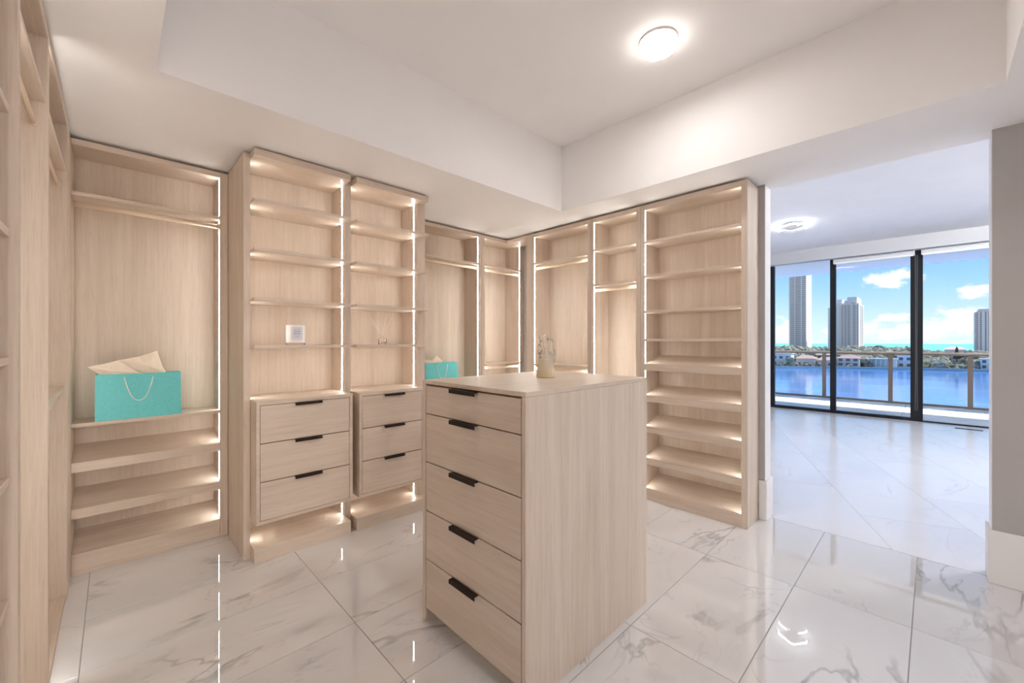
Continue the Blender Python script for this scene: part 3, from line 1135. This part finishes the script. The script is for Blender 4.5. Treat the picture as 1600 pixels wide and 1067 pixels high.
# ------------------------------------------------------------------ bedroom window, shades
XW = 9.37
wn = empty('window_1', (XW, 0, 0), 'floor-to-ceiling sliding window with black frames facing the water', kind='structure')
stiles = ((2.197, 2.274), (1.235, 1.318), (0.122, 0.267), (-1.09, -1.01), (-2.25, -2.17), (-3.4, -3.32))
for a, b in stiles:
    boxes('stile', [(XW - 0.005, XW + 0.07, a, b, 0.0, 2.785)], M['black'], wn, bevel=0.002)
for (a, b), (c, d), h in zip(stiles, stiles[1:], (0.05, 0.05, 0.018, 0.018, 0.018)):
    boxes('bottom_rail', [(XW, XW + 0.065, d, a, 0.0, h)], M['black'], wn)
    boxes('pane', [(XW + 0.028, XW + 0.036, d, a, h, 2.90)], M['glass'], wn)
boxes('head_rail', [(XW + 0.001, XW + 0.07, BY0, BY1, 2.905, 2.96)], M['black'], wn)
for k, (a, b, lab) in enumerate(((0.215, 1.262, 'rolled-up white roller shade over the middle window pane'), (-1.0, 0.140, 'rolled-up white roller shade over the pane beside the grey wall'))):
    rs = empty('roller_shade', (9.31, (a + b) / 2, 2.785), lab, 'blind', 'roller shades')
    bm = bmesh.new()
    seg = 20
    rr = [[bm.verts.new((9.315 + 0.042 * math.cos(2 * math.pi * q / seg), yy, 2.738 + 0.042 * math.sin(2 * math.pi * q / seg))) for q in range(seg)] for yy in (a + 0.012, b - 0.012)]
    for q in range(seg):
        bm.faces.new([rr[0][q], rr[0][(q + 1) % seg], rr[1][(q + 1) % seg], rr[1][q]])
    bm.faces.new(rr[0])
    bm.faces.new(rr[1][::-1])
    link('fabric_roll', bm, M['shade'], rs)
    boxes('bracket', [(9.29, 9.345, a, a + 0.01, 2.70, 2.784)], M['white'], rs)
    boxes('bracket', [(9.29, 9.345, b - 0.01, b, 2.70, 2.784)], M['white'], rs)
    boxes('hem_bar', [(9.270, 9.282, a + 0.014, b - 0.014, 2.684, 2.712)], M['white'], rs)
    if k == 0:
        bm = bmesh.new()
        y0, y1 = 0.1855, 0.2075
        pts = [(9.30, y0, 2.70), (9.30, y0 + 0.004, 1.2), (9.30, y0, 0.30)] + [(9.30, (y0 + y1) / 2 - 0.013 * math.cos(q * math.pi / 6), 0.21 - 0.022 * math.sin(q * math.pi / 6)) for q in range(7)] + [(9.30, y1, 0.30), (9.30, y1 - 0.004, 1.2), (9.30, y1, 2.70)]
        add_tube(bm, pts, 0.0022, 6)
        link('bead_chain', bm, M['chain'], rs)
tag(boxes('floor_vent', [(9.02, 9.10, -0.50, -0.22, 0.0002, 0.004)], M['black'], at=(9.06, -0.36, 0)), 'small dark floor vent slot before the window', 'vent')

# ------------------------------------------------------------------ balcony
bal = empty('floor_balcony', (10.7, 0, 0), 'pale paver balcony floor behind the glass', kind='structure')
boxes('slab', [(9.44, 12.05, -9, 7, -0.35, -0.035)], M['grout'], bal)
for i in range(3):
    for j in range(-8, 6):
        x0 = 9.445 + i * 0.868
        boxes('paver', [(x0, x0 + 0.862, j * 1.05 + 0.4, j * 1.05 + 1.444, -0.034, -0.012)], M['deck'], bal)
struct('ceiling_balcony', [(9.52, 12.0, -9, 7, 2.895, 3.25)], M['balconypaint'], 'white underside of the balcony above')
rl = empty('balcony_railing', (11.9, 0, 0), 'bronze balcony railing with clear glass panels facing the lagoon', 'railing')
RX = 11.9
boxes('top_rail', [(RX - 0.03, RX + 0.03, -8.8, 6.8, 1.046, 1.082)], M['railtop'], rl, bevel=0.003)
boxes('under_rail', [(RX - 0.02, RX + 0.02, -8.8, 6.8, 1.016, 1.0455)], M['bronze'], rl)
boxes('bottom_rail', [(RX - 0.02, RX + 0.02, -8.8, 6.8, -0.011, 0.028)], M['bronze'], rl)
py = [1.778 + 1.135 * k for k in range(-9, 5)]
for y in py:
    boxes('post', [(RX - 0.05, RX - 0.021, y - 0.037, y + 0.037, -0.011, 1.0155)], M['bronze'], rl, bevel=0.002)
for a, b in zip(py, py[1:]):
    boxes('glass_panel', [(RX - 0.006, RX + 0.006, a + 0.045, b - 0.045, 0.0285, 1.0155)], M['railglass'], rl)


# ------------------------------------------------------------------ outside: lagoon, shore, towers, sea
def water(name, deep, rough, scale, stretch, bump, spec):
    m, nt, b = new_mat(name)
    N = nt.nodes.new
    L = nt.links.new
    tc = N('ShaderNodeTexCoord')
    mp = N('ShaderNodeMapping')
    mp.inputs['Scale'].default_value = stretch
    L(tc.outputs['Object'], mp.inputs['Vector'])
    nz = N('ShaderNodeTexNoise')
    nz.inputs['Scale'].default_value = scale
    nz.inputs['Detail'].default_value = 8.0
    L(mp.outputs[0], nz.inputs['Vector'])
    r = N('ShaderNodeValToRGB')
    r.color_ramp.elements[0].position = 0.3
    r.color_ramp.elements[0].color = (*deep[0], 1)
    r.color_ramp.elements[1].position = 0.7
    r.color_ramp.elements[1].color = (*deep[1], 1)
    L(nz.outputs['Fac'], r.inputs['Fac'])
    L(r.outputs[0], b.inputs['Base Color'])
    b.inputs['Roughness'].default_value = rough
    b.inputs['Specular IOR Level'].default_value = spec
    bp = N('ShaderNodeBump')
    bp.inputs['Strength'].default_value = bump
    bp.inputs['Distance'].default_value = 0.5
    L(nz.outputs['Fac'], bp.inputs['Height'])
    L(bp.outputs[0], b.inputs['Normal'])
    return m


ZW = -18.7
lagoon = water('lagoon_water', ((0.05, 0.20, 0.56), (0.16, 0.36, 0.80)), 0.12, 0.05, (1, 0.35, 1), 0.25, 0.3)
sea = water('sea_water', ((0.16, 0.66, 0.72), (0.22, 0.76, 0.82)), 0.4, 0.004, (3, 0.5, 1), 0.0, 0.0)
struct('water_lagoon', [(14, 450, -700, 700, ZW - 2, ZW)], lagoon, 'blue lagoon below the balcony')
struct('water_sea', [(700, 4600, -5000, 5000, ZW - 2, ZW + 0.2)], sea, 'turquoise sea at the horizon')
shore = [(330, 400), (340, 160), (352, 82.5), (378, 52), (403, 9), (413.8, -26.4), (420, -120), (400, -400), (1000, -400), (1000, 400)]
bm = bmesh.new()
add_prism(bm, shore, ZW - 1.5, ZW + 1.2)
o = link('ground_island', bm, mottled('island_ground', (0.17, 0.16, 0.11), (0.30, 0.27, 0.20), 0.05, 0.9))
tag(o, 'low wooded shore beyond the lagoon', kind='structure')


def shore_x(y):
    pts = [(p[1], p[0]) for p in shore[:8]]
    for (y0, x0), (y1, x1) in zip(pts, pts[1:]):
        if y1 <= y <= y0:
            return x0 + (x1 - x0) * (y - y0) / (y1 - y0)
    return 400


bm = bmesh.new()
for (ya, xa), (yb_, xb_) in zip([(p[1], p[0]) for p in shore[1:7]], [(p[1], p[0]) for p in shore[2:8]]):
    add_hexa(bm, [(xa - 0.6, ya, ZW), (xb_ - 0.6, yb_, ZW), (xb_ + 0.4, yb_, ZW), (xa + 0.4, ya, ZW), (xa - 0.6, ya, ZW + 1.7), (xb_ - 0.6, yb_, ZW + 1.7), (xb_ + 0.4, yb_, ZW + 1.7), (xa + 0.4, ya, ZW + 1.7)])
tag(link('seawall', bm, plain('seawall_concrete', (0.48, 0.47, 0.45), 0.8)), 'pale low seawall along the far shore of the lagoon', 'wall', kind='structure')

leaf = mottled('shore_foliage', (0.20, 0.195, 0.14), (0.40, 0.385, 0.30), 0.35, 0.9, spec=0.1)
bm = bmesh.new()
rnd = random.Random(11)
houses_at = []
HS = [  # x offset from shore, y, width, depth, height, roof, wall colour, roof colour
    (24, 82.5, 13, 10, 9.5, 'flat', (0.74, 0.73, 0.72), (0.62, 0.60, 0.58), 'white two-storey villa at the edge of the window view, by the black jamb'),
    (20, 68.5, 12, 9, 6.0, 'hip', (0.58, 0.50, 0.46), (0.50, 0.33, 0.28), 'small house with a pink tiled roof between the jamb and the first railing post'),
    (14, 44.5, 13, 9, 6.5, 'hip', (0.60, 0.53, 0.49), (0.46, 0.29, 0.25), 'waterside house with a terracotta roof below the grouped towers'),
    (12, 57.0, 9, 8, 5.0, 'hip', (0.58, 0.52, 0.48), (0.52, 0.34, 0.29), 'low pink-roofed house just right of the first black stile'),
    (9, 25.5, 14, 8, 6.0, 'flat', (0.72, 0.71, 0.69), (0.60, 0.59, 0.57), 'white waterside pavilion with columns left of the middle railing post'),
    (12, 12.5, 12, 9, 9.0, 'flat', (0.70, 0.70, 0.71), (0.55, 0.55, 0.56), 'grey-white villa right of the middle railing post'),
    (60, 62.0, 14, 10, 8.0, 'hip', (0.66, 0.60, 0.54), (0.55, 0.47, 0.40), 'pale house among trees under the tallest tower'),
    (10, -27.0, 10, 8, 7.0, 'flat', (0.74, 0.73, 0.72), (0.6, 0.59, 0.58), 'white house at the edge of the grey wall, by the water'),
    (75, -12.0, 12, 10, 12.5, 'hip', (0.70, 0.62, 0.58), (0.56, 0.40, 0.35), 'pink house among trees before the tower on the right'),
]
hs = [(shore_x(h[1]) + h[0], h[1], h[2], h[3]) for h in HS]
ico = None


def clump(bm, x, y, z, r, rz):
    mtx = Matrix.Translation((x, y, z)) @ Matrix.Rotation(rnd.uniform(0, 6), 4, 'Z') @ Matrix.Diagonal((r * rnd.uniform(0.8, 1.2), r * rnd.uniform(0.8, 1.2), rz, 1))
    n0 = len(bm.verts)
    geo = bmesh.ops.create_icosphere(bm, subdivisions=1, radius=1.0, matrix=mtx)
    for v in geo['verts']:
        v.co += Vector((rnd.uniform(-1, 1), rnd.uniform(-1, 1), rnd.uniform(-1, 1))) * r * 0.16


for k in range(2200):
    y = rnd.uniform(-70, 135)
    dist = rnd.random() ** 1.3 * 250
    x = shore_x(y) + 5 + dist
    hh = rnd.uniform(3.5, 8.0) + min(dist, 50) / 50 * rnd.uniform(1.5, 7.0)
    if y < 12:
        hh *= 0.72
    r = rnd.uniform(2.2, 4.2)
    if any(abs(y - b) < c / 2 + 2.0 and x < a + d / 2 + 2 and x > a - d / 2 - 3 for a, b, c, d in hs):
        continue
    if any(abs(y - b) < c / 2 and x <= a for a, b, c, d in hs):
        hh, r = rnd.uniform(1.5, 3.2), 1.4
    clump(bm, x, y, ZW + 1.0 + hh - r * 0.7, r, r * 0.85)
    clump(bm, x + rnd.uniform(-1.5, 1.5), y + rnd.uniform(-1.5, 1.5), ZW + 0.8 + (hh - r) * 0.5, r * 0.9, max(1.2, (hh - r) * 0.6))
tag(link('treeline', bm, leaf), 'mass of grey-green trees covering the far shore', 'trees', kind='stuff')

for n, (off, y, wy, wx, hz, roof, cw, crf, lab) in enumerate(HS):
    x = shore_x(y) + off
    z0 = ZW + 1.0
    root = empty('house', (x, y, z0), lab, 'house', 'houses on the far shore')
    wm, rm = plain('house_wall', tuple(min(0.9, q * 1.2) for q in cw), 0.8), plain('house_roof', tuple(q * 1.25 for q in crf), 0.8)
    if roof == 'flat' and 'columns' in lab:
        boxes('wall', [(x - wx / 2 + 3, x + wx / 2, y - wy / 2, y + wy / 2, z0, z0 + hz)], wm, root)
        boxes('roof', [(x - wx / 2, x + wx / 2 + 0.5, y - wy / 2 - 0.5, y + wy / 2 + 0.5, z0 + hz, z0 + hz + 0.7)], rm, root)
        for q in range(6):
            yy = y - wy / 2 + 0.5 + q * (wy - 1) / 5
            boxes('column', [(x - wx / 2 + 0.3, x - wx / 2 + 0.9, yy - 0.35, yy + 0.35, z0, z0 + hz)], wm, root)
    else:
        boxes('wall', [(x - wx / 2, x + wx / 2, y - wy / 2, y + wy / 2, z0, z0 + hz)], wm, root)
        if roof == 'hip':
            bm = bmesh.new()
            zt = z0 + hz
            b = [bm.verts.new(p) for p in ((x - wx / 2 - 0.7, y - wy / 2 - 0.7, zt), (x + wx / 2 + 0.7, y - wy / 2 - 0.7, zt), (x + wx / 2 + 0.7, y + wy / 2 + 0.7, zt), (x - wx / 2 - 0.7, y + wy / 2 + 0.7, zt))]
            t2 = [bm.verts.new(p) for p in ((x, y - wy / 4, zt + 2.4), (x, y + wy / 4, zt + 2.4))]
            for f in ((b[0], b[1], t2[0]), (b[1], b[2], t2[1], t2[0]), (b[2], b[3], t2[1]), (b[3], b[0], t2[0], t2[1]), (b[3], b[2], b[1], b[0])):
                bm.faces.new(f)
            link('roof', bm, rm, root)
        else:
            boxes('roof', [(x - wx / 2 - 0.6, x + wx / 2 + 0.6, y - wy / 2 - 0.6, y + wy / 2 + 0.6, z0 + hz, z0 + hz + 0.5)], rm, root)
            boxes('terrace_slab', [(x - wx / 2 - 1.2, x - wx / 2 - 0.01, y - wy / 2, y + wy / 2, z0 + hz * 0.5, z0 + hz * 0.5 + 0.4)], wm, root)
        for lev in range(2 if hz > 6 else 1):
            for q in range(3):
                yy = y - wy / 2 + wy * (q + 0.5) / 3
                boxes('window', [(x - wx / 2 - 0.05, x - wx / 2 - 0.005, yy - wy * 0.09, yy + wy * 0.09, z0 + 1.0 + lev * hz * 0.5, z0 + 3.0 + lev * hz * 0.5)], plain('house_glass', (0.12, 0.13, 0.14), 0.2), root)

# single trees that stand out against the sea
trunk_m = plain('palm_trunk', (0.16, 0.13, 0.10), 0.9)
dark_leaf = plain('dark_foliage', (0.045, 0.06, 0.045), 0.9)


def palm(x, y, h, lab):
    z0 = ZW + 1.0
    root = empty('palm_tree', (x, y, z0), lab, 'tree', 'trees standing out against the sea')
    bm = bmesh.new()
    add_tube(bm, [(x, y, z0), (x + 0.1, y + 0.2, z0 + h * 0.5), (x, y + 0.1, z0 + h)], 0.28, 7)
    link('trunk', bm, trunk_m, root)
    bm = bmesh.new()
    for k in range(11):
        a = 2 * math.pi * k / 11 + rnd.uniform(-0.2, 0.2)
        ln = rnd.uniform(2.4, 3.4)
        prev = None
        for s in range(5):
            q = s / 4
            px, pyy, pz = x + math.cos(a) * ln * q, y + 0.1 + math.sin(a) * ln * q, z0 + h + 0.9 * math.sin(q * 2.4) - 1.6 * q * q
            w = 0.45 * (1 - 0.8 * abs(q - 0.35))
            nx, ny = -math.sin(a) * w, math.cos(a) * w
            ring = [bm.verts.new((px + nx, pyy + ny, pz - 0.25)), bm.verts.new((px, pyy, pz + 0.12)), bm.verts.new((px - nx, pyy - ny, pz - 0.25))]
            if prev:
                bm.faces.new([prev[0], prev[1], ring[1], ring[0]])
                bm.faces.new([prev[1], prev[2], ring[2], ring[1]])
            prev = ring
    link('fronds', bm, dark_leaf, root)


palm(470, 25.0, 11.5, 'dark palm standing above the trees left of the wide black stile')
palm(470, 71.5, 10.5, 'dark palm just left of the first black stile')
palm(470, -5.0, 9.0, 'low dark palm right of the wide black stile')
palm(470, -9.2, 9.2, 'second dark palm right of the wide black stile')
x, y, z0 = 470, -12.5, ZW + 1.0
root = empty('pine_tree', (x, y, z0), 'pointed dark pine rising against the sea, in the pane beside the grey wall', 'tree', 'trees standing out against the sea')
bm = bmesh.new()
add_tube(bm, [(x, y, z0), (x, y, z0 + 6)], 0.3, 7)
link('trunk', bm, trunk_m, root)
bm = bmesh.new()
add_lathe(bm, [(0, z0 + 5), (2.4, z0 + 6), (1.2, z0 + 9), (1.7, z0 + 9.3), (0.7, z0 + 12), (1.1, z0 + 12.3), (0, z0 + 15.5)], x, y, 9)
link('crown', bm, dark_leaf, root)
x, y = 470, -17.0
root = empty('round_tree', (x, y, z0), 'dark round-crowned tree beside the pointed pine', 'tree', 'trees standing out against the sea')
bm = bmesh.new()
add_tube(bm, [(x, y, z0), (x, y, z0 + 7)], 0.35, 7)
link('trunk', bm, trunk_m, root)
bm = bmesh.new()
for q in range(7):
    clump(bm, x + rnd.uniform(-1.5, 1.5), y + rnd.uniform(-2.2, 2.2), z0 + 8.5 + rnd.uniform(-1, 1.2), 1.7, 1.4)
link('crown', bm, dark_leaf, root)

# towers
cA = plain('tower_concrete', (0.93, 0.82, 0.74), 0.8)
cB = plain('tower_pale_concrete', (0.95, 0.88, 0.82), 0.8)
dk = plain('tower_glazing', (0.55, 0.48, 0.45), 0.5)
dk2 = plain('tower_core_glazing', (0.62, 0.54, 0.49), 0.5)  # core of the tallest tower
cC = plain('tower_pink_concrete', (0.86, 0.77, 0.72), 0.8)


def tower_root(name, x, y, lab):
    return empty(name, (x, y, ZW), lab, 'building', 'high-rise towers across the water')


# tallest tower
r = tower_root('apartment_tower', 850, 160, 'tallest slender beige tower rising out of view behind the left pane')
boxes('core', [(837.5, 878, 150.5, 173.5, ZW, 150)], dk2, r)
boxes('end_wall', [(836, 879, 149.6, 150.49, ZW, 150)], cB, r)
boxes('pier', [(834, 837.4, 155.5, 157.0, ZW, 150)], cB, r)
boxes('pier', [(834.6, 837.4, 164.5, 166.0, ZW, 150)], cA, r)
bl = []
z = ZW + 5
while z < 148:
    bl += [(834.8, 837.49, 150.5, 155.4, z, z + 1.5), (835.4, 837.49, 157.1, 164.4, z, z + 1.3), (834.8, 837.49, 166.1, 174.7, z, z + 1.5)]
    z += 3.3
tag(boxes('balcony_bands', bl, cA, r), kind='stuff')
bl = []
z = ZW + 6
while z < 148:
    bl += [(845, 850, 149.3, 149.59, z, z + 1.4), (858, 862, 149.3, 149.59, z, z + 1.4)]
    z += 3.3
tag(boxes('window_strips', bl, dk, r), kind='stuff')

# grouped tower, stepped roofline
r = tower_root('condominium_tower', 840, 98, 'broad grey condominium tower with stepped roof behind the first black stile')
boxes('wing', [(820, 870, 107.5, 118, ZW, 55)], cB, r)
boxes('middle_block', [(816, 878, 88.7, 107.4, ZW, 61)], cA, r)
boxes('tall_block', [(813, 880, 79.6, 88.6, ZW, 60)], cC, r)
boxes('roof_crown', [(816, 872, 82.0, 93.5, 61.01, 70.0)], cC, r)
boxes('roof_room', [(818, 860, 100.0, 106.5, 61.01, 67.5)], cB, r)
boxes('roof_room', [(818, 850, 93.8, 97.5, 61.01, 65.0)], cC, r)
bl = []
z = ZW + 6
while z < 57:
    for ya, yb_ in ((90.2, 92.8), (94.0, 97.0), (98.4, 100.6)):
        bl.append((815.5, 815.99, ya, yb_, z, z + 2.0))
    bl.append((812.5, 812.99, 83.2, 86.2, z, z + 2.2))
    bl.append((812.5, 812.99, 79.8, 81.4, z, z + 2.2))
    bl.append((830, 840, 79.2, 79.59, z, z + 1.8))
    bl.append((850, 868, 79.2, 79.59, z, z + 1.8))
    z += 3.1
tag(boxes('window_strips', bl, dk, r), kind='stuff')
for ya in (89.2, 93.1, 97.4, 101.2, 103.5):
    boxes('fin', [(814.6, 815.99, ya, ya + 0.7, ZW, 61)], cB, r)
for ya in (82.2, 86.9, 88.0):
    boxes('fin', [(811.8, 812.99, ya, ya + 0.7, ZW, 60)], cB, r)

# right tower
r = tower_root('balcony_tower', 910, -50, 'striped tower with side balconies at the edge of the grey wall')
boxes('core', [(905, 935, -65, -42.5, ZW, 44.5)], dk, r)
boxes('crown', [(903.6, 934, -64, -45.5, 44.51, 48.5)], cC, r)
for ya, w in ((-46.8, 1.5), (-51.6, 3.0), (-54.6, 1.5), (-59.6, 2.0), (-64.8, 2.4)):
    boxes('pier', [(903.4, 904.99, ya, ya + w, ZW, 44.5)], cB, r)
bl = []
z = ZW + 4
while z < 44:
    bl += [(904.0, 906, -45.1, -40.4, z, z + 0.9), (904.5, 904.98, -51.5, -46.9, z, z + 0.7), (904.5, 904.98, -57.5, -54.7, z, z + 0.7)]
    z += 3.0
tag(boxes('balcony_bands', bl, cC, r), kind='stuff')

bpy.context.view_layer.update()
